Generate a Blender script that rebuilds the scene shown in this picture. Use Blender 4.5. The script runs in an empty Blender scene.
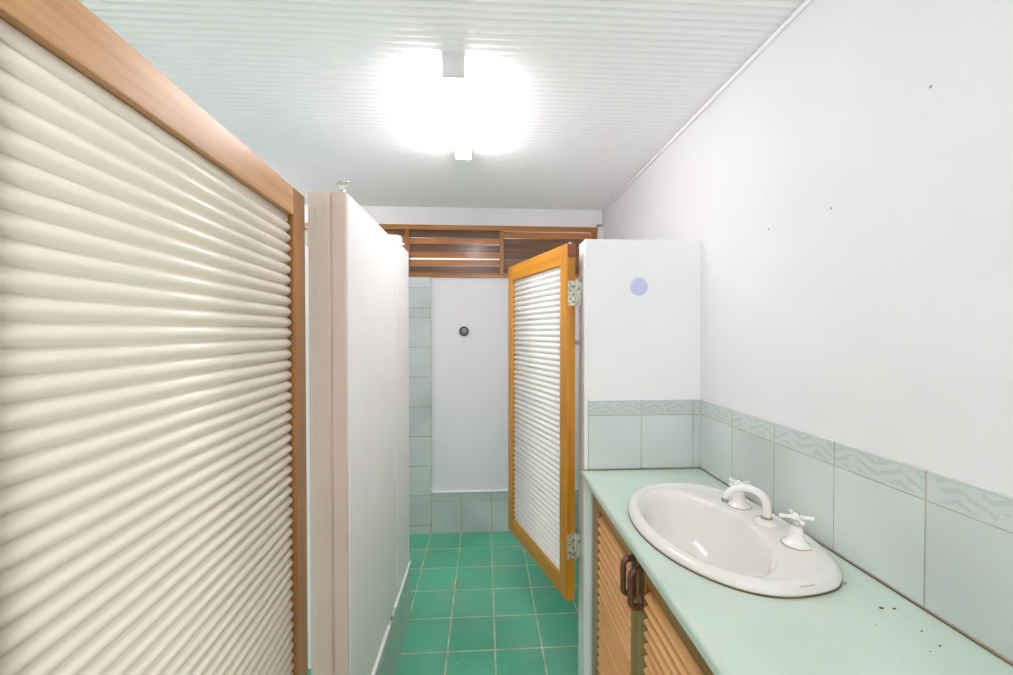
import bpy, bmesh, math, random
from mathutils import Vector, Matrix
random.seed(7)
C = bpy.context.scene.collection
SC = bpy.context.scene

# ------------------------------------------------------------------ node helpers
class NT:
    """small expression builder over a material node tree"""
    def __init__(s, name):
        s.m = bpy.data.materials.new(name); s.m.use_nodes = True
        s.t = s.m.node_tree; s.t.nodes.clear()
        s.out = s.t.nodes.new('ShaderNodeOutputMaterial')
        s.b = s.t.nodes.new('ShaderNodeBsdfPrincipled')
        s.t.links.new(s.b.outputs[0], s.out.inputs[0])
    def new(s, k): return s.t.nodes.new(k)
    def plug(s, a, sock):
        if hasattr(a, 'is_output'): s.t.links.new(a, sock)
        else: sock.default_value = a
    def math(s, op, a, b=0.0, c=None):
        n = s.new('ShaderNodeMath'); n.operation = op
        s.plug(a, n.inputs[0]); s.plug(b, n.inputs[1])
        if c is not None: s.plug(c, n.inputs[2])
        return n.outputs[0]
    def pos(s, kind='Object'):
        n = s.new('ShaderNodeNewGeometry' if kind == 'World' else 'ShaderNodeTexCoord')
        o = n.outputs['Position'] if kind == 'World' else n.outputs['Object']
        return o
    def sep(s, v):
        n = s.new('ShaderNodeSeparateXYZ'); s.t.links.new(v, n.inputs[0]); return n.outputs
    def noise(s, vec, scale, detail=3, rough=.5, stretch=None):
        if stretch:
            mp = s.new('ShaderNodeMapping'); mp.inputs['Scale'].default_value = stretch
            s.t.links.new(vec, mp.inputs[0]); vec = mp.outputs[0]
        n = s.new('ShaderNodeTexNoise'); n.inputs['Scale'].default_value = scale
        n.inputs['Detail'].default_value = detail; n.inputs['Roughness'].default_value = rough
        s.t.links.new(vec, n.inputs['Vector']); return n.outputs[0]
    def ramp(s, f, stops):
        n = s.new('ShaderNodeValToRGB'); s.t.links.new(f, n.inputs[0])
        e = n.color_ramp.elements
        while len(e) < len(stops): e.new(.5)
        for q, (p, c) in zip(e, stops):
            q.position = p; q.color = (*c, 1) if len(c) == 3 else c
        return n.outputs[0]
    def mix(s, f, a, b):
        n = s.new('ShaderNodeMix'); n.data_type = 'RGBA'
        s.plug(f, n.inputs[0])
        s.plug(a if hasattr(a, 'is_output') else (*a, 1), n.inputs[6])
        s.plug(b if hasattr(b, 'is_output') else (*b, 1), n.inputs[7])
        return n.outputs[2]
    def bump(s, h, strength=.3, dist=.002):
        n = s.new('ShaderNodeBump'); n.inputs['Strength'].default_value = strength
        n.inputs['Distance'].default_value = dist
        s.t.links.new(h, n.inputs['Height']); s.t.links.new(n.outputs[0], s.b.inputs['Normal'])
    def fin(s, col, rough=.5, spec=.5, metal=0.0, coat=0.0):
        s.plug(col if hasattr(col, 'is_output') else (*col, 1), s.b.inputs['Base Color'])
        s.plug(rough, s.b.inputs['Roughness']); s.b.inputs['Metallic'].default_value = metal
        s.b.inputs['Specular IOR Level'].default_value = spec
        s.b.inputs['Coat Weight'].default_value = coat; s.b.inputs['Coat Roughness'].default_value = .15
        return s.m

def srgb(r, g, b):
    f = lambda c: (c/255)/12.92 if c/255 <= .04045 else ((c/255+.055)/1.055)**2.4
    return (f(r), f(g), f(b))

def paint(name, col, rough=.5, var=.04, bump=.12, spec=.4):
    n = NT(name); p = n.pos(); q = n.noise(p, 6, 4)
    c = n.ramp(q, [(.3, tuple(v*(1-var) for v in col)), (.7, col)])
    n.bump(n.noise(p, 140, 3), bump, .0008)
    return n.fin(c, rough, spec)

def wood(name, dark, mid, light, axis=2, rough=.32, scale=1.0, coat=.35):
    n = NT(name); p = n.pos()
    st = [46*scale]*3; st[axis] = 2.2*scale
    st2 = [9*scale]*3; st2[axis] = 1.1*scale
    a = n.noise(p, 1, 6, .6, tuple(st)); b = n.noise(p, 1, 3, .5, tuple(st2))
    f = n.math('MULTIPLY_ADD', a, .55, n.math('MULTIPLY', b, .45))
    c = n.ramp(f, [(.32, dark), (.5, mid), (.66, light)])
    n.bump(a, .12, .0006)
    return n.fin(c, rough, .5, 0, coat)

def tiles(name, axis, u0, pu, v0, pv, col, grout, border=None, vaxis=2, wide=.0022, rough=.18, worn=False, borders2=None):
    n = NT(name); P = n.pos('World'); s = n.sep(P); u = s[axis]; v = s[vaxis]
    def line(c, c0, p, w):
        fr = n.math('FRACT', n.math('ADD', n.math('DIVIDE', n.math('SUBTRACT', c, c0), p), .5))
        d = n.math('MULTIPLY', n.math('ABSOLUTE', n.math('SUBTRACT', fr, .5)), p)
        return n.math('LESS_THAN', d, w)
    def cell(c, c0, p):
        return n.math('FLOOR', n.math('DIVIDE', n.math('SUBTRACT', c, c0), p))
    lu = line(u, u0, pu, wide); lv = line(v, v0, pv, wide)
    # per tile tone
    cv = n.new('ShaderNodeCombineXYZ')
    n.plug(cell(u, u0, pu), cv.inputs[0]); n.plug(cell(v, v0, pv), cv.inputs[1])
    wn = n.new('ShaderNodeTexWhiteNoise'); n.t.links.new(cv.outputs[0], wn.inputs[0])
    tone = n.math('MULTIPLY_ADD', wn.outputs[0], .10, n.math('MULTIPLY', n.noise(P, 3, 1), .55))
    c = n.ramp(tone, [(.18, tuple(x*.80 for x in col)), (.46, tuple(min(1, x*1.10) for x in col))])
    rg = rough
    if worn:
        dust = n.ramp(n.noise(P, 3.3, 6, .66), [(.36, (0, 0, 0)), (.74, (1, 1, 1))])
        c = n.mix(n.math('MULTIPLY', dust, .5), c, srgb(150, 190, 165))
        vo = n.new('ShaderNodeTexVoronoi'); vo.inputs['Scale'].default_value = 26
        n.t.links.new(P, vo.inputs['Vector'])
        dot = n.math('LESS_THAN', vo.outputs['Distance'], n.math('MULTIPLY', n.noise(P, 4, 2), .115))
        c = n.mix(n.math('MULTIPLY', dot, .5), c, srgb(205, 225, 205))
        rg = .28
    for bd in ([border] if border else []) + (borders2 or []):
        z0, z1 = bd
        ins = n.math('MULTIPLY', n.math('GREATER_THAN', v, z0), n.math('LESS_THAN', v, z1))
        fr = n.math('FRACT', n.math('DIVIDE', n.math('SUBTRACT', u, u0), .0975))
        tri = n.math('MULTIPLY', n.math('ABSOLUTE', n.math('SUBTRACT', fr, .5)), .046)
        tri = n.math('ADD', tri, n.math('MULTIPLY', n.math('SUBTRACT', n.noise(P, 30, 2), .5), .008))
        k = n.math('FRACT', n.math('DIVIDE', n.math('ADD', n.math('SUBTRACT', v, z0), tri), .0215))
        st = n.math('MULTIPLY', n.math('GREATER_THAN', k, .58), n.math('GREATER_THAN', n.noise(P, 38, 3), .46))
        rim = n.math('MULTIPLY', n.math('GREATER_THAN', v, z0+.006), n.math('LESS_THAN', v, z1-.006))
        thick = n.math('LESS_THAN', n.math('ABSOLUTE', n.math('SUBTRACT', n.math('FRACT', n.math('ADD', n.math('DIVIDE', n.math('SUBTRACT', u, u0), .195), .25)), .5)), .43)
        pat = n.mix(n.math('MULTIPLY', n.math('MULTIPLY', st, rim), .75), tuple(x*.92 for x in col), tuple(x*.78 for x in col))
        edge = n.math('LESS_THAN', n.math('ABSOLUTE', n.math('SUBTRACT', v, z1-.004)), .0012)
        pat = n.mix(n.math('MULTIPLY', edge, .4), pat, tuple(x*.6 for x in col))
        c = n.mix(ins, c, pat)
        lb = n.math('LESS_THAN', n.math('ABSOLUTE', n.math('SUBTRACT', v, z0)), wide*.8)
        if borders2: lb = n.math('MAXIMUM', lb, n.math('LESS_THAN', n.math('ABSOLUTE', n.math('SUBTRACT', v, z1)), wide*.8))
        lv = n.math('MULTIPLY', lv, n.math('SUBTRACT', 1.0, ins))
        lv = n.math('MAXIMUM', lv, lb)
    g = n.math('MAXIMUM', lu, lv)
    gc = n.ramp(n.noise(P, 12, 4), [(.3, tuple(x*.6 for x in grout)), (.65, grout)])
    c = n.mix(n.math('MULTIPLY', g, n.ramp(n.noise(P, 14, 3), [(.30, (.35, .35, .35)), (.52, (1, 1, 1))])), c, gc)
    n.bump(n.math('SUBTRACT', 1.0, g), .5, .001)
    rr = rg
    return n.fin(c, rr, .5)

# ------------------------------------------------------------------ materials
M = {}
M['white'] = paint('white_paint', srgb(246, 246, 247), .5, .02)
M['lilac_white'] = paint('lilac_white_paint', srgb(247, 244, 250), .5, .02)
M['wall_white'] = paint('wall_paint', srgb(234, 234, 236), .55, .02)
M['beige'] = paint('beige_gloss_paint', srgb(224, 207, 194), .35, .05)
M['ceiling'] = paint('ceiling_paint', srgb(248, 247, 248), .45, .02, .05)
M['cream'] = paint('cream_sheet', srgb(245, 239, 222), .32, .02, .03)
M['panel_white'] = paint('white_sheet', srgb(249, 248, 245), .32, .02, .03)
D, Mi, L = srgb(128, 78, 26), srgb(168, 110, 42), srgb(196, 138, 66)
M['wood_v'] = wood('timber_upright', srgb(112, 68, 22), srgb(152, 98, 36), srgb(180, 124, 56), 2)
M['wood_h_sheen'] = wood('timber_across_sheen', srgb(158, 104, 54), srgb(200, 146, 88), srgb(218, 168, 110), 0, .36, 1, .6)  # rails lighter than the uprights: gloss sheen put into the colour
D, Mi, L = srgb(166, 100, 14), srgb(206, 138, 22), srgb(228, 164, 38)
M['amber_v'] = wood('amber_timber_upright', D, Mi, L, 2)
M['amber_h'] = wood('amber_timber_across', D, Mi, L, 0)
M['endgrain'] = wood('end_grain', srgb(96, 48, 26), srgb(140, 78, 44), srgb(170, 104, 64), 1)
D, Mi, L = srgb(128, 78, 28), srgb(176, 116, 54), srgb(206, 146, 80)
M['frame_h'] = wood('window_timber_across', D, Mi, L, 0)
M['frame_v'] = wood('window_timber_upright', D, Mi, L, 2)
M['slat_o'] = wood('tan_slat_timber', srgb(142, 82, 34), srgb(188, 120, 58), srgb(212, 146, 82), 0)
M['slat_d'] = wood('dark_slat_timber', srgb(82, 54, 32), srgb(122, 84, 54), srgb(154, 114, 78), 0)
M['cab_v'] = wood('cabinet_timber_upright', srgb(110, 72, 24), srgb(152, 106, 44), srgb(178, 130, 64), 2)
M['cab_h'] = wood('cabinet_timber_across', srgb(128, 80, 34), srgb(176, 118, 60), srgb(200, 146, 88), 1)
M['louvre'] = wood('louvre_timber', srgb(206, 146, 84), srgb(226, 168, 104), srgb(238, 186, 126), 1, .4, .7)
M['porcelain'] = NT('porcelain').fin(srgb(246, 243, 240), .08, .6, 0, .4)
n = NT('basin_porcelain'); p = n.pos('World')
st = n.ramp(n.noise(p, 11, 5, .6), [(.60, (0, 0, 0)), (.78, (1, 1, 1))])
M['basin'] = n.fin(n.mix(n.math('MULTIPLY', st, .35), srgb(231, 229, 224), srgb(224, 212, 186)), .09, .6, 0, .4)
M['chrome'] = NT('chrome').fin((.75, .75, .75), .18, .5, 1)
n = NT('worn_zinc'); q = n.noise(n.pos(), 90, 4)
M['zinc'] = n.fin(n.ramp(q, [(.30, srgb(120, 122, 105)), (.45, srgb(205, 208, 190)), (.7, srgb(232, 232, 222))]), .35, .5, .35)
M['grey_metal'] = NT('grey_metal').fin(srgb(165, 165, 168), .35, .5, .6)
M['dark'] = NT('dark_metal').fin(srgb(70, 70, 72), .4)
M['bakelite'] = NT('brown_bakelite').fin(srgb(98, 56, 40), .18, .6, 0, .5)
M['sealant'] = paint('brown_sealant', srgb(150, 124, 82), .8, .6)
M['rust'] = paint('rusty_ring', srgb(190, 160, 110), .7, .4)
M['mint'] = None
n = NT('mint_laminate'); p = n.pos('World')
a = n.ramp(n.noise(p, 5.5, 5, .6), [(.42, (0, 0, 0)), (.70, (1, 1, 1))])
M['mint'] = n.fin(n.mix(n.math('MULTIPLY', a, .55), srgb(203, 220, 208), srgb(184, 208, 192)), n.math('MULTIPLY_ADD', n.noise(p, 8, 3), .2, .22), .5)
M['sticker'] = NT('lilac_plastic').fin(srgb(205, 203, 240), .4)
M['brown_bits'] = paint('brown_debris', srgb(130, 88, 40), .7, .4)
M['gold_bits'] = paint('golden_debris', srgb(205, 165, 85), .5, .3)
M['carcass'] = paint('cabinet_board', srgb(120, 96, 66), .6)
n = NT('lit_diffuser'); n.fin((.9, .9, .9), .4)
n.b.inputs['Emission Color'].default_value = (1, .95, .98, 1); n.b.inputs['Emission Strength'].default_value = 20
M['lamp'] = n.m
n = NT('fill_diffuser'); n.fin((.9, .9, .9), .4)  # weaker glow for the added light over the left cubicle
n.b.inputs['Emission Color'].default_value = (1, .95, .98, 1); n.b.inputs['Emission Strength'].default_value = 12
M['lamp_fill'] = n.m
M['lamp_body'] = paint('lamp_housing', srgb(225, 225, 225), .4, .01, 0)
n = NT('green_frosted_glass'); n.fin(srgb(175, 205, 190), .35)
n.b.inputs['Transmission Weight'].default_value = .6; M['green_glass'] = n.m
TC = srgb(211, 220, 218); GR = srgb(186, 180, 162)
M['tile_r'] = tiles('wall_tiles_right', 1, 1.276, .1943, .8795, .2035, TC, GR, (1.083, 1.139), wide=.0014)
M['tile_p'] = tiles('wall_tiles_partition', 0, .598, .2035, .8795, .2035, TC, GR, (1.083, 1.139), wide=.0014)
M['tile_b'] = tiles('skirting_tiles_back', 0, -.368, .208, .0, .222, TC, GR, (.222, .282), wide=.0022)
M['tile_c'] = tiles('column_tiles_back', 0, -.368, .208, .062, .2055, TC, GR, None, wide=.0025, borders2=[(1.500, 1.565)])
M['tile_l'] = tiles('skirting_tiles_left', 1, 1.32, .205, .0, .200, TC, GR, (.200, .255), wide=.0022)
M['tile_f'] = tiles('green_floor_tiles', 0, .0455, .2085, 2.75, .2067, srgb(78, 188, 150), srgb(222, 214, 184), None, vaxis=1, wide=.0034, rough=.22, worn=True)

# ------------------------------------------------------------------ mesh helpers
def box(bm, x0, x1, y0, y1, z0, z1, mi=0, rot=None, piv=None):
    r = bmesh.ops.create_cube(bm, size=1)['verts']
    for v in r:
        v.co = Vector(((x0+x1)/2 + v.co.x*(x1-x0), (y0+y1)/2 + v.co.y*(y1-y0), (z0+z1)/2 + v.co.z*(z1-z0)))
    if rot: bmesh.ops.rotate(bm, verts=r, cent=piv or ((x0+x1)/2, (y0+y1)/2, (z0+z1)/2), matrix=rot)
    for f in set(f for v in r for f in v.link_faces): f.material_index = mi
    return r
def lathe(bm, prof, c, axis=(0, 0, 1), seg=32, mi=0):
    """prof = [(radius, height)], around axis at c"""
    ax = Vector(axis).normalized(); q = Vector((0, 0, 1)).rotation_difference(ax)
    rings = []
    for r, h in prof:
        if r < 1e-6: rings.append([bm.verts.new(Vector(c) + q @ Vector((0, 0, h)))])
        else: rings.append([bm.verts.new(Vector(c) + q @ Vector((r*math.cos(2*math.pi*k/seg), r*math.sin(2*math.pi*k/seg), h))) for k in range(seg)])
    for a, b in zip(rings, rings[1:]):
        for k in range(seg):
            j = (k+1) % seg
            if len(a) == 1 and len(b) == 1: continue
            if len(a) == 1: f = bm.faces.new((a[0], b[j], b[k]))
            elif len(b) == 1: f = bm.faces.new((a[k], a[j], b[0]))
            else: f = bm.faces.new((a[k], a[j], b[j], b[k]))
            f.material_index = mi; f.smooth = True
def tube(bm, pts, rad, seg=14, mi=0, closed=False, cap=True):
    pts = [Vector(p) for p in pts]; n = len(pts); rings = []
    rads = rad if isinstance(rad, (list, tuple)) else [rad]*n
    up = None
    for i, p in enumerate(pts):
        if closed: t = (pts[(i+1) % n] - pts[i-1]).normalized()
        else: t = (pts[min(i+1, n-1)] - pts[max(i-1, 0)]).normalized()
        if up is None:
            up = t.orthogonal().normalized()
        up = (up - t*up.dot(t)).normalized(); s = t.cross(up)
        rings.append([bm.verts.new(p + (up*math.cos(2*math.pi*k/seg) + s*math.sin(2*math.pi*k/seg))*rads[i]) for k in range(seg)])
    pr = list(zip(rings, rings[1:])) + ([(rings[-1], rings[0])] if closed else [])
    for a, b in pr:
        for k in range(seg):
            j = (k+1) % seg; f = bm.faces.new((a[k], a[j], b[j], b[k])); f.smooth = True; f.material_index = mi
    if cap and not closed:
        bm.faces.new(rings[0][::-1]); bm.faces.new(rings[-1])
def wpos(o):
    v = Vector((0, 0, 0))
    while o: v = v + o.location; o = o.parent
    return v
def obj(name, bm, mat, parent=None, local=False, bev=0, smooth=False, label=None):
    if parent and not local: bmesh.ops.translate(bm, vec=-wpos(parent), verts=bm.verts[:])
    bmesh.ops.recalc_face_normals(bm, faces=bm.faces[:])
    me = bpy.data.meshes.new(name); bm.to_mesh(me); bm.free()
    if smooth:
        for p in me.polygons: p.use_smooth = True
    o = bpy.data.objects.new(name, me); C.objects.link(o)
    for m in (mat if isinstance(mat, list) else [mat]): me.materials.append(M[m])
    if parent: o.parent = parent
    if bev:
        b = o.modifiers.new('bevel', 'BEVEL'); b.width = bev; b.segments = 3; b.limit_method = 'ANGLE'; b.angle_limit = math.radians(40)
    if label: o['label'] = label
    return o
def B(*boxes):
    bm = bmesh.new()
    for b in boxes: box(bm, *b)
    return bm
def thing(name, label, cat, loc=(0, 0, 0), rotz=0, group=None):
    o = bpy.data.objects.new(name, None); C.objects.link(o); o.location = loc; o.rotation_euler = (0, 0, rotz)
    o.empty_display_size = .1; o['label'] = label; o['category'] = cat
    if group: o['group'] = group
    return o
def tag(o, label, cat, group=None):
    o['label'] = label; o['category'] = cat
    if group: o['group'] = group
    return o
def struct(o): o['kind'] = 'structure'; return o

# ------------------------------------------------------------------ dimensions
XR, XL, YB, YF, ZC = .836, -1.80, 2.75, -1.30, 2.26
# ------------------------------------------------------------------ the room
struct(obj('floor', B((XL-.1, XR+.1, YF, YB+.1, -.1, 0)), 'tile_f'))
# corrugated ceiling (ridges run across the room)
bm = bmesh.new(); P = .0262; A = .0036; seg = 10
N = int((YB-YF)/P*seg); prev = None
for i in range(N+1):
    y = min(YF + i*P/seg, YB-.0005); z = ZC + A*math.cos(2*math.pi*y/P)
    cur = (bm.verts.new((XL, y, z)), bm.verts.new((XR, y, z)))
    if prev:
        f = bm.faces.new((prev[0], prev[1], cur[1], cur[0])); f.smooth = True
    prev = cur
ce = struct(obj('ceiling', bm, 'ceiling'))
obj('roof_board', B((XL-.1, XR+.1, YF, YB+.1, ZC+.02, ZC+.06)), 'ceiling', ce)
WT = .875
wr = struct(obj('wall_right', B((XR, XR+.1, -.20, YB+.1, 0, ZC+.02), (XR, XR+.1, YF, -.20, 0, WT-.03), (XR, XR+.1, YF, -.20, 2.12, ZC+.02)), 'wall_white'))  # unseen opening behind the viewer, added to let in light from the side
obj('tile_splashback', B((XR-.006, XR, -.19, 1.474, WT, 1.139)), 'tile_r', wr, label='pale green wall tiles with a zigzag border')
for y, z in ((.91, 1.699), (1.119, 1.703), (.70, 1.86)):
    bm = bmesh.new(); lathe(bm, [(0, .0015), (.0022, .001), (.003, 0)], (XR, y, z), (-1, 0, 0), 12)
    obj('screw', bm, 'grey_metal', wr)
wb = struct(obj('wall_back', B((XL, XR, YB, YB+.1, 0, 1.776), (XL, XR, YB, YB+.1, 2.136, ZC+.02), (.795, XR, YB, YB+.1, 1.776, 2.136)), 'lilac_white'))
obj('upper_band', B((XL, XR, YB-.004, YB, 2.138, ZC-.002)), 'white', wb)
obj('tile_column', B((-1.79, -.368, YB-.012, YB, 0, 1.776)), 'tile_c', wb, label='pale green tiled strip to the window sill')
obj('skirting_tiles', B((-.368, XR, YB-.009, YB, 0, .282)), 'tile_b', wb, label='pale green skirting tiles with patterned border')
obj('tile_cap', B((-.366, XR, YB-.014, YB, .282, .292)), 'white', wb, bev=.003)
struct(obj('wall_left', B((XL-.1, XL, YF, YB+.1, 0, ZC+.02)), 'white'))
struct(obj('trim_1', B((XR-.011, XR, YF, YB-.001, ZC-.020, ZC-.0045)), 'ceiling', bev=.003))

# slatted timber window across the top of the back wall
wx0, wx1, wz0, wz1 = XL, .793, 1.776, 2.136
w = thing('window_1', 'long timber framed vent window of loose brown slats under the ceiling', 'window', (0, YB, wz0))
del w['category']; del w['label']; w['kind'] = 'structure'
obj('window_frame', B((wx0, wx1, YB-.012, YB+.075, wz1-.034, wz1), (wx0, wx1, YB-.012, YB+.075, wz0, wz0+.032)), 'frame_h', w, bev=.002)
mull = [-1.18, -.531, .121, wx1-.013]
for mx in mull:
    obj('mullion', B((mx-.015, mx+.013, YB-.010, YB+.075, wz0+.032, wz1-.034)), 'frame_v', w, bev=.002)
bays = [(-.516-.65+.005, -.546, [('d', .0), ('o', .004), ('d', -.003), ('d', .003), ('o', -.004), ('d', 0)]),
        (-.518, .106, [('d', .001), ('o', -.002), ('d', .003), ('o', .002), ('o', -.003), ('d', .0)]),
        (.134, .765, [('o', -.004), ('d', .001), ('d', -.001), ('d', .001), ('d', -.001), ('d', .002)])]
for x0, x1, sl in bays:
    bm = bmesh.new()
    zt = 2.102; pitch = .0490
    for i, (kd, dz) in enumerate(sl):
        zc = zt - .0225 - i*pitch
        back = YB+.020 if kd == 'd' else YB+.008
        hgt = .0505 if kd == 'd' else .0430
        r = Matrix.Rotation([.003, -.005, .002, .003, -.007, -.006][i]*(1 if x0 < .1 else .8), 3, 'Y')
        box(bm, x0-.002, x1+.002, back, back+.012, zc-hgt/2+dz*.6, zc+hgt/2+dz*.6, 0 if kd == 'o' else 1, r)
    obj('slats', bm, ['slat_o', 'slat_d'], w, bev=.0015)
obj('glass_pane', B((XL, -1.197, YB+.03, YB+.036, wz0+.032, wz1-.034)), 'green_glass', w, label='pale green frosted pane')

# ------------------------------------------------------------------ partitions
# right partition: a stub wall at the far end of the worktop
PY = 1.475
pr = thing('partition_wall', 'short white stub wall at the far end of the green worktop, with lilac disc', 'partition', (.6, PY+.05, 0))
obj('wall_panel', B((.380, XR, PY, PY+.095, 0, 1.752)), 'white', pr, bev=.003)
obj('splashback_tiles', B((.393, XR-.0065, PY-.006, PY, WT, 1.139)), 'tile_p', pr, label='pale green tiles with zigzag border row')
bm = bmesh.new(); lathe(bm, [(0, .005), (.026, .005), (.0325, .003), (.034, 0)], (.589, PY, 1.573), (0, -1, 0), 40)
tag(obj('wall_disc', bm, 'sticker'), 'round lilac plastic disc on the white stub wall above the tiles', 'disc')

# left partition
pl = thing('partition_wall', 'tall white partition in front of the tiled back wall, beside the large louvred-look door', 'partition', (-.42, 1.5, 0))
pl['label'] = 'long white cubicle partition with beige jamb, left of the green floor'
XP = -.375
obj('wall_panel', B((-.478, XP, 1.112, 1.70, 0, 1.782)), 'white', pl, bev=.003)
obj('wall_panel', B((-.478, XP-.001, 1.70, 1.968, 0, 1.792)), 'white', pl, bev=.003)
# a little flat-topped post end standing proud between the two panels
bm = bmesh.new()
prof = [(1.675, 1.79), (1.675, 1.800), (1.70, 1.812), (1.80, 1.832), (1.818, 1.826), (1.825, 1.812), (1.825, 1.79)]
for xx in (-.478, XP+.001): pass
a = [bm.verts.new((-.478, y, z)) for y, z in prof]; b = [bm.verts.new((XP+.001, y, z)) for y, z in prof]
bm.faces.new(a); bm.faces.new(b[::-1])
for k in range(len(prof)):
    j = (k+1) % len(prof); bm.faces.new((a[k], a[j], b[j], b[k]))
obj('post_cap', bm, 'white', pl)
obj('cover_strip', B((XP, XP+.003, 1.70, 1.963, .262, 1.79)), 'white', pl)
# jamb profile on the near end
obj('door_jamb', B((-.477, -.449, 1.098, 1.112, 0, 1.780), (-.450, -.414, 1.078, 1.112, 0, 1.776), (-.414, XP-.002, 1.098, 1.112, 0, 1.782)), 'beige', pl, bev=.002, label='beige painted stepped jamb')
obj('skirting_tiles', B((XP, XP+.008, 1.112, 1.968, 0, .255)), 'tile_l', pl, label='pale green skirting tiles')
for y0, y1 in ((1.112, 1.535), (1.635, 1.963)):
    obj('tile_cap', B((XP, XP+.011, y0, y1, .255, .266)), 'white', pl, bev=.003)
# cross partition behind it, dividing the cubicles
tag(obj('cross_partition', B((XL, -.479, 1.66, 1.76, 0, 1.752)), 'white', bev=.003),
    'white dividing wall glimpsed in the slit between the large door and beige jamb', 'partition')

# chrome fitting on the partition top
h = thing('chrome_bumper', 'small chrome mushroom fitting on top of the left partition end', 'fitting', (-.393, 1.125, 1.782))
bm = bmesh.new(); lathe(bm, [(0, 0), (.011, 0), (.011, .003), (.006, .005), (.005, .018), (.009, .022), (.009, .026), (0, .026)], (-.393, 1.125, 1.782), (0, 0, 1), 20)
obj('stem', bm, 'chrome', h)
bm = bmesh.new(); lathe(bm, [(0, 0), (.009, 0), (.019, .004), (.0195, .007), (.012, .0095), (0, .0105)], (-.394, 1.125, 1.808), (-.15, -.25, 1), 24)
obj('cap', bm, 'zinc', h)

# ------------------------------------------------------------------ corrugated-panel doors
def corrugated(u0, u1, z0, z1, y, amp, pitch, flat, nose=.0):
    """front sheet: waves stacked up the door, with a flat flange at the top"""
    bm = bmesh.new(); sg = 12; zs = []
    zz = z1-flat
    n = int((zz-z0)/pitch*sg)
    prof = [(z1, y-amp*.2), (zz+.001, y-amp*.2)]
    for i in range(n+1):
        z = zz - i*pitch/sg; ph = 2*math.pi*i/sg
        prof.append((z, y + 2*amp*abs(math.sin(ph/2))**.9 - amp))
    prof.append((z0, y))
    fr = [(bm.verts.new((u0, yy, z)), bm.verts.new((u1, yy, z))) for z, yy in prof]
    bk = [(bm.verts.new((u0, yy-.0025, z)), bm.verts.new((u1, yy-.0025, z))) for z, yy in prof]
    for L_ in (fr, bk):
        for a, b in zip(L_, L_[1:]):
            f = bm.faces.new((a[0], a[1], b[1], b[0])); f.smooth = True
    for s in (0, 1):
        for a, b, c, d in zip(fr, fr[1:], bk, bk[1:]): bm.faces.new((a[s], b[s], d[s], c[s]))
    bm.faces.new((fr[0][0], fr[0][1], bk[0][1], bk[0][0])); bm.faces.new((fr[-1][0], fr[-1][1], bk[-1][1], bk[-1][0]))
    return bm
def cdoor(label, loc, ang, W, H0, H1, sw, rw, wv, wh, sheet, amp, pitch, flat, T=.036):
    d = thing('cubicle_door', label, 'door', (loc[0], loc[1], H0), ang)
    H = H1-H0
    for u0, u1 in ((0, sw), (W-sw, W)):
        obj('stile', B((u0, u1, -T, 0, 0, H)), wv, d, True, bev=.0025)
    obj('rail', B((sw, W-sw, -T, -.0005, H-rw, H-.0005)), wh, d, True, bev=.0015)
    obj('rail', B((sw, W-sw, -T, -.0005, .0005, rw)), wh, d, True, bev=.0015)
    obj('gap_shade_board', B((sw-.004, W-sw+.004, -T+.004, -T+.010, rw-.004, H-rw+.004)), sheet, d, True)  # board added behind the sheet to darken the gap at its edges
    obj('corrugated_panel', corrugated(sw+.0028, W-sw-.0028, rw+.001, H-rw-.001, -.0085-amp*.6, amp, pitch, flat), sheet, d, True)
    return d
# big near door on the left, swung open towards the viewer
ld = cdoor('large timber-framed door with cream corrugated panel filling the left of the photo', (-.4505, 1.022), math.radians(-86.4), .737, .37, 1.74, .066, .065,
           'wood_v', 'wood_h_sheen', 'cream', .0048, .0247, .017)
# farther door on the right, swung away, hinged on the stub wall
d0 = Vector((-.194, .585)).normalized(); ang = math.atan2(d0.y, d0.x)
rd = cdoor('amber timber-framed door with white corrugated panel, ajar above the green floor', (.317, 1.495), ang, .612, .356, 1.74, .058, .076,
           'amber_v', 'amber_h', 'panel_white', .0048, .0247, .012)
obj('rail_tenon', B((-.0006, .002, -.036, -.001, 1.384-.055, 1.384-.003)), 'endgrain', rd, True, label='dark end grain of the top rail')
for zc in (1.549-.356, .568-.356):
    bm = bmesh.new()
    box(bm, -.0025, 0, -.034, -.002, zc-.048, zc+.048)
    box(bm, -.004, -.001, -.061, -.037, zc-.046, zc+.044)
    hg = obj('hinge', bm, 'zinc', rd, True, bev=.001)
    bm = bmesh.new(); tube(bm, [(-.006, -.0365, zc-.05), (-.006, -.0365, zc+.05)], .0042, 12)
    obj('hinge_pin', bm, 'zinc', hg, True)
    bm = bmesh.new()
    for dz in (-.03, 0, .03):
        for yy in (-.012, -.026):
            lathe(bm, [(0, .0012), (.003, .0008), (.0035, 0)], (-.0025, yy, zc+dz+(.008 if yy > -.02 else -.004)), (-1, 0, 0), 10)
    obj('hinge_screw', bm, 'dark', hg, True)
bm = bmesh.new(); lathe(bm, [(0, 0), (.007, 0), (.007, .003), (.004, .006), (0, .007)], (.012, -.018, 1.384), (0, 0, 1), 14)
obj('pivot_stud', bm, 'zinc', rd, True)
bm = bmesh.new(); box(bm, -.006, .0, -.052, -.034, .995, 1.012)
obj('door_catch', bm, 'grey_metal', rd, True, bev=.002)

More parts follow.
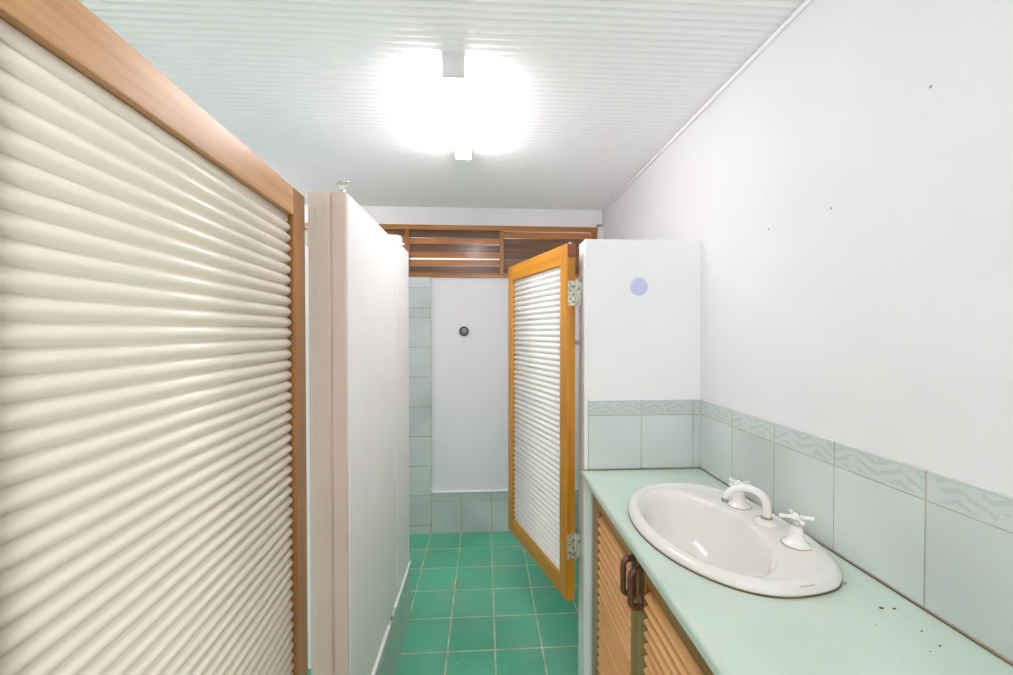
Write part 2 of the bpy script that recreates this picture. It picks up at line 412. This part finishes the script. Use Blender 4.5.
# ------------------------------------------------------------------ batten light
def batten(lx0, lx1, ly0, ly1, label, glow='lamp'):
    lt = thing('batten_light', label, 'light', ((lx0+lx1)/2, (ly0+ly1)/2, ZC-.07))
    obj('end_cap', B((lx0, lx1, ly0, ly0+.012, ZC-.070, ZC-.0037)), 'lamp_body', lt, bev=.002)
    obj('end_cap', B((lx0, lx1, ly1-.012, ly1, ZC-.070, ZC-.0037)), 'lamp_body', lt, bev=.002)
    obj('housing', B((lx0+.004, lx1-.004, ly0+.012, ly1-.012, ZC-.022, ZC-.0037)), 'lamp_body', lt)
    obj('diffuser', B((lx0+.001, lx1-.001, ly0+.012, ly1-.012, ZC-.069, ZC-.022)), glow, lt, bev=.004)
batten(-.131, -.060, 1.235, 1.835, 'white rectangular batten light glowing on the corrugated ceiling above the passage')
# two unseen fittings added to brighten the back wall and the near room
batten(-1.55, -1.48, 1.95, 2.55, 'unseen fill light added on the ceiling over the left cubicle, behind the large near door', 'lamp_fill')
batten(-.131, -.060, -.85, -.25, 'unseen fill light added on the ceiling behind the viewer')

# ------------------------------------------------------------------ small box in the far right ceiling corner
jb = thing('junction_box', 'small white box in the far right corner under the ceiling', 'box', (.80, YB-.03, 2.15))
obj('box_body', B((.785, .818, YB-.045, YB-.005, 2.148, 2.235)), 'white', jb, bev=.003)
obj('clip', B((.782, .820, YB-.047, YB-.005, 2.141, 2.147)), 'grey_metal', jb, bev=.001)

# round fitting on the back wall
rv = thing('wall_outlet', 'round grey metal fitting on the lilac white back wall', 'outlet', (-.142, YB, 1.405))
bm = bmesh.new(); lathe(bm, [(.022, 0), (.031, .001), (.033, .006), (.031, .010), (.026, .010), (.024, .005), (.022, 0)], (-.142, YB, 1.405), (0, -1, 0), 36)
obj('ring', bm, 'dark', rv, label='dark outer ring')
bm = bmesh.new(); lathe(bm, [(0, .008), (.008, .0085), (.010, .005), (.017, .005), (.023, .003), (.024, 0)], (-.142, YB, 1.405), (0, -1, 0), 36)
obj('face_disc', bm, 'grey_metal', rv)

# ------------------------------------------------------------------ vanity cabinet
CX = .400     # plane of the door fronts
cb = thing('vanity_cabinet', 'brown timber cabinet with louvred doors under the mint worktop', 'cabinet', (.61, .6, 0))
obj('cabinet_body', B((.424, .815, 1.452, 1.470, .0, WT-.032), (.424, .815, -.40, -.382, 0, WT-.032),
    (.424, .815, -.382, 1.452, .10, .118), (.460, .475, -.382, 1.452, 0, .10), (.800, .815, -.382, 1.452, .118, WT-.2)), 'carcass', cb)
obj('side_filler', B((CX+.002, .424, 1.452, 1.468, 0, WT-.032)), 'mint', cb, label='pale green laminate edge')
obj('face_frame', B((CX+.004, .424, 1.408, 1.450, .10, WT-.032), (CX+.022, .424, -.38, 1.408, WT-.055, WT-.032), (CX+.022, .424, -.38, 1.408, .10, .118)), 'cab_v', cb, bev=.0015)
def ldoor(y1, y0, hy, lab=None):
    """louvred door hanging between y0 (near) and y1 (far)"""
    z0, z1 = .115, WT-.040; T = .021; sw = .045; rw = .060
    bm = bmesh.new()
    box(bm, CX, CX+T, y1-sw, y1, z0, z1); box(bm, CX, CX+T, y0, y0+sw, z0, z1)
    d = obj('door', bm, 'cab_v', cb, bev=.002)
    obj('door_rail', B((CX+.001, CX+T-.001, y0+sw, y1-sw, z1-rw, z1)), 'cab_h', d, bev=.001)
    obj('door_rail', B((CX+.001, CX+T-.001, y0+sw, y1-sw, z0, z0+rw)), 'cab_h', d, bev=.001)
    bm = bmesh.new(); pitch = .0308; z = z0+rw+.014
    while z < z1-rw-.006:
        r = Matrix.Rotation(math.radians(-34), 3, 'Y')
        box(bm, CX-.005, CX+.021, y0+sw-.001, y1-sw+.001, z-.0056, z+.0056, 0, r)
        z += pitch
    obj('louvre_slats', bm, 'louvre', d, bev=.0052)
    if hy:
        bm = bmesh.new(); x = CX; zt, zb = .800, .693; pts = []
        Dp = .030; R = .016
        pts.append((x, hy, zt-.006))
        for k in range(7):
            t = math.pi/2*k/6; pts.append((x-Dp+R - R*math.sin(t), hy, zt-.006-R + R*math.cos(t)))
        for k in range(7):
            t = math.pi/2*k/6; pts.append((x-Dp+R - R*math.cos(t), hy, zb+.006+R - R*math.sin(t)))
        pts.append((x, hy, zb+.006))
        tube(bm, pts, .0078, 16)
        box(bm, x-.0045, x-.0003, hy-.009, hy+.009, zb-.004, zt+.004)
        obj('handle', bm, 'bakelite', d, bev=.001, label='dark brown D-shaped handle')
    return d
ldoor(1.404, 1.004, 1.026)
ldoor(1.000, .600, .974)
ldoor(.596, .196, .220)
ldoor(.192, -.208, .165)

# ------------------------------------------------------------------ worktop with the basin cut-out
HC = (.60, 1.012)
def outer(t, k=1.0, ins=0.0):
    """basin outline: elliptical front, squarer back"""
    a, b = .278-ins, .206-ins
    c, s = math.cos(t), math.sin(t)
    n = 2.0 if c < 0 else 2.0+.7*min(1, c*2)
    r = (abs(c)**n + abs(s)**n)**(-1/n)
    return Vector((.607 + k*b*r*c, 1.012 + k*a*r*s))
x0, x1, y0, y1 = .367, XR-.0005, -.42, PY-.0005
per = []
for k in range(40): per.append((x1, y0+(y1-y0)*k/40))
for k in range(14): per.append((x1+(x0-x1)*k/14, y1))
for k in range(40): per.append((x0, y1+(y0-y1)*k/40))
for k in range(14): per.append((x0+(x1-x0)*k/14, y0))
bm = bmesh.new(); c0 = Vector((.611, 1.012))
def layer(z):
    A_, H_ = [], []
    for px, py in per:
        A_.append(bm.verts.new((px, py, z)))
        d = Vector((px, py))-c0; t = math.atan2(d.y/.25, d.x/.19)
        H_.append(bm.verts.new((.611+.19*math.cos(t), 1.012+.25*math.sin(t), z)))
    return A_, H_
TA, TH = layer(WT); BA, BH = layer(WT-.031); n_ = len(per)
for k in range(n_):
    j = (k+1) % n_
    bm.faces.new((TA[k], TA[j], TH[j], TH[k])); bm.faces.new((BA[j], BA[k], BH[k], BH[j]))
    bm.faces.new((TA[j], TA[k], BA[k], BA[j])); bm.faces.new((TH[k], TH[j], BH[j], BH[k]))
wk = thing('worktop', 'mint green laminate worktop holding the oval basin', 'worktop', (.6, .53, WT-.031))
obj('laminate_top', bm, 'mint', wk, bev=.010)
obj('sealant_bead', B((XR-.0095, XR-.0062, -.42, PY-.008, WT, WT+.0028), (x0+.006, XR-.008, PY-.0095, PY-.0062, WT, WT+.0028)), 'sealant', wk, bev=.001, label='brown aged sealant line along the tiles')

# ------------------------------------------------------------------ basin
bs = thing('wash_basin', 'oval white porcelain basin set in the mint worktop', 'basin', (.611, 1.012, WT))
bm = bmesh.new(); S = 96
def inner(t, k): return Vector((.566 + .128*k*math.cos(t), 1.003 + .212*k*math.sin(t)))
rings = []
def ring(f): rings.append([bm.verts.new(f(2*math.pi*k/S)) for k in range(S)])
def V3(v, z): return Vector((v.x, v.y, z))
ring(lambda t: V3(outer(t, 1, .030), WT+.0005))
ring(lambda t: V3(outer(t, 1, .004), WT+.0005))
ring(lambda t: V3(outer(t, 1, .0005), WT+.004))
ring(lambda t: V3(outer(t, 1, .0), WT+.010))
ring(lambda t: V3(outer(t, 1, .003), WT+.0165))
ring(lambda t: V3(outer(t, 1, .009), WT+.021))
ring(lambda t: V3(outer(t, 1, .018), WT+.0232))
ring(lambda t: V3(outer(t, 1, .026), WT+.0225))
ring(lambda t: V3(outer(t, 1, .033), WT+.0195))
ring(lambda t: V3(outer(t, 1, .034)*.5+inner(t, 1.09)*.5, WT+.0185))
ring(lambda t: V3(inner(t, 1.10), WT+.0185))
ring(lambda t: V3(inner(t, 1.04), WT+.0165))
ring(lambda t: V3(inner(t, 1.00), WT+.0115))
ring(lambda t: V3(inner(t, .955), WT-.001))
ring(lambda t: V3(inner(t, .90), WT-.020))
ring(lambda t: V3(inner(t, .82), WT-.045))
ring(lambda t: V3(inner(t, .70), WT-.073))
ring(lambda t: V3(inner(t, .54), WT-.097))
ring(lambda t: V3(inner(t, .36), WT-.112))
ring(lambda t: V3(inner(t, .18), WT-.119))
for a, b in zip(rings, rings[1:]):
    for k in range(S):
        j = (k+1) % S; f = bm.faces.new((a[k], a[j], b[j], b[k])); f.smooth = True
cen = bm.verts.new((.566, 1.003, WT-.120))
for k in range(S): bm.faces.new((rings[-1][k], rings[-1][(k+1) % S], cen)).smooth = True
ob = obj('bowl', bm, 'basin', bs)
ss = ob.modifiers.new('subdiv', 'SUBSURF'); ss.levels = 1; ss.render_levels = 1
bm = bmesh.new(); tube(bm, [V3(outer(2*math.pi*k/96, 1, .0015), WT+.0012) for k in range(96)], .0016, 8, closed=True)
obj('sealant_ring', bm, 'sealant', bs, label='thin brown sealant line')
bm = bmesh.new(); lathe(bm, [(0, .002), (.010, .002), (.012, .004), (.020, .004), (.022, 0)], (.566, 1.003, WT-.1185), (0, 0, 1), 32)
obj('drain', bm, 'chrome', bs)
# maker's mark: small brown smudge on the near rim
bm = bmesh.new()
for k in range(5):
    q = outer(math.radians(-76-k*2.0), 1, .0062); box(bm, q.x-.002, q.x+.002, q.y-.0012, q.y+.0012, WT+.0192, WT+.0200)
obj('rim_mark', bm, 'rust', bs, label='small faded brown mark on the rim')

# ------------------------------------------------------------------ taps
LZ = WT+.0185
def flange(bm, c, r, hh):
    lathe(bm, [(r, -.002), (r, .003), (r*.93, .006), (r*.62, .0095), (r*.45, hh), (0, hh)], c, (0, 0, 1), 36)
sp = thing('basin_spout', 'white swan-neck spout between the two basin taps', 'spout', (.748, 1.000, LZ))
bm = bmesh.new(); flange(bm, (.748, 1.000, LZ), .030, .012); obj('base', bm, 'porcelain', sp)
bm = bmesh.new(); dr = Vector((-.09, .035, 0)); dl = dr.length; dr.normalize(); R = .050
pts = [Vector((.748, 1.0, LZ+.010)), Vector((.748, 1.0, LZ+.022)), Vector((.748, 1.0, LZ+.034)), Vector((.748, 1.0, LZ+.044))]
o_ = Vector((.748, 1.0, LZ+.044)) + dr*R
for k in range(1, 17):
    t = math.pi*k/17*.96; pts.append(o_ - dr*R*math.cos(t) + Vector((0, 0, R*.86*math.sin(t))))
e = pts[-1]; pts.append(e + Vector((0, 0, -.006)) + dr*.001)
n_ = len(pts)
tube(bm, pts, [.0112-.0030*i/(n_-1) for i in range(n_)], 18); obj('neck', bm, 'porcelain', sp)
bm = bmesh.new(); q = pts[-1]; lathe(bm, [(0, 0), (.0085, 0), (.0095, .002), (.0095, .009), (.0078, .011), (0, .011)], (q.x, q.y, q.z-.007), (0, 0, 1), 24)
obj('nozzle', bm, 'grey_metal', sp)
bm = bmesh.new(); lathe(bm, [(.0113, .0), (.0135, .001), (.0135, .004), (.0113, .006)], (.748, 1.0, LZ+.011), (0, 0, 1), 24)
obj('collar', bm, 'rust', sp, label='yellowed collar ring')

def tap(y, rot, label):
    c = (.742, y, LZ)
    t = thing('basin_tap', label, 'tap', c, 0, 'cross-head basin taps')
    bm = bmesh.new(); lathe(bm, [(.0295, -.002), (.030, .002), (.028, .005), (.022, .009), (.0175, .016), (.0148, .026), (.0135, .036), (.0128, .041), (.0105, .044), (0, .044)], c, (0, 0, 1), 36)
    obj('bell_cover', bm, 'porcelain', t)
    bm = bmesh.new(); lathe(bm, [(.030, -.002), (.0312, -.001), (.0312, .0012), (.030, .002)], c, (0, 0, 1), 36)
    obj('rust_ring', bm, 'rust', t, label='rusty ring around the foot')
    bm = bmesh.new(); lathe(bm, [(.0055, .042), (.0055, .060), (0, .060)], c, (0, 0, 1), 16)
    obj('spindle', bm, 'zinc', t)
    bm = bmesh.new(); hz = LZ+.066
    lathe(bm, [(0, -.0075), (.008, -.0075), (.0115, -.004), (.012, .003), (.009, .007), (0, .0075)], (c[0], c[1], hz), (0, 0, 1), 24)
    for k in range(4):
        a = rot + k*math.pi/2; dv = Vector((math.cos(a), math.sin(a), -.02))
        cc = Vector((c[0], c[1], hz))
        tube(bm, [cc+dv*.007, cc+dv*.014, cc+dv*.022, cc+dv*.030, cc+dv*.0345, cc+dv*.0365], [.0058, .0044, .0040, .0050, .0052, .0030], 12)
    obj('cross_handle', bm, 'porcelain', t)
    bm = bmesh.new(); lathe(bm, [(.0078, .006), (.0078, .0095), (.006, .0115), (0, .012)], (c[0], c[1], hz), (0, 0, 1), 20)
    obj('cap', bm, 'chrome', t)
    return t
tap(.893, math.radians(-20), 'nearer of the two white cross-head basin taps, right of the spout')
tap(1.103, math.radians(12), 'farther white cross-head basin tap, behind the swan-neck spout')

# ------------------------------------------------------------------ bits of debris
def scrap(name, x, y, z, a, L_, mat, label):
    bm = bmesh.new(); dx, dy = math.cos(a)*L_/2, math.sin(a)*L_/2
    tube(bm, [(x-dx, y-dy, z+.003), (x-dx*.4, y-dy*.4, z+.004), (x+dx*.4, y+dy*.4, z+.0045), (x+dx, y+dy, z+.003)], [.0015, .004, .0038, .0018], 8)
    return tag(obj(name, bm, mat), label, 'debris')
scrap('debris_scrap', -.154, 2.180, 0, 1.3, .034, 'gold_bits', 'tiny golden scrap lying on the green floor tiles')
scrap('debris_scrap', XP+.006, 1.575, .2575, 1.57, .020, 'brown_bits', 'tiny brown scrap on the skirting tiles where the white cap is missing')
bm = bmesh.new()
for x, y, s in ((.752, .700, .0035), (.775, .697, .003), (.765, .642, .002), (.760, .610, .0018), (.752, .775, .0025), (.70, .66, .0012), (.73, .60, .0012), (.818, 1.40, .0016)):
    bmesh.ops.create_icosphere(bm, subdivisions=1, radius=s, matrix=Matrix.Translation((x, y, WT+s*.35)) @ Matrix.Diagonal((1.3, .7, .5, 1)))
cr = tag(obj('crumbs', bm, 'brown_bits'), 'brown crumbs scattered on the mint worktop near the tiled wall', 'crumbs'); cr['kind'] = 'stuff'

# ------------------------------------------------------------------ light and camera
W = bpy.data.worlds.new('daylight'); SC.world = W; W.use_nodes = True
bg = W.node_tree.nodes['Background']; bg.inputs[0].default_value = (1, .95, .975, 1); bg.inputs[1].default_value = .9
cam = bpy.data.cameras.new('camera'); co = bpy.data.objects.new('camera', cam); C.objects.link(co)
cam.sensor_width = 36; cam.lens = 394/1013*36; cam.clip_start = .02
co.location = (0, 0, 1.40)
co.rotation_euler = (math.radians(90-.8), 0, math.radians(-3.2))
SC.camera = co
SC.view_settings.view_transform = 'Standard'; SC.view_settings.look = 'None'
SC.view_settings.gamma = 1; SC.view_settings.use_curve_mapping = False
SC.view_settings.exposure = 0.80
SC.cycles.max_bounces = 12; SC.cycles.diffuse_bounces = 8
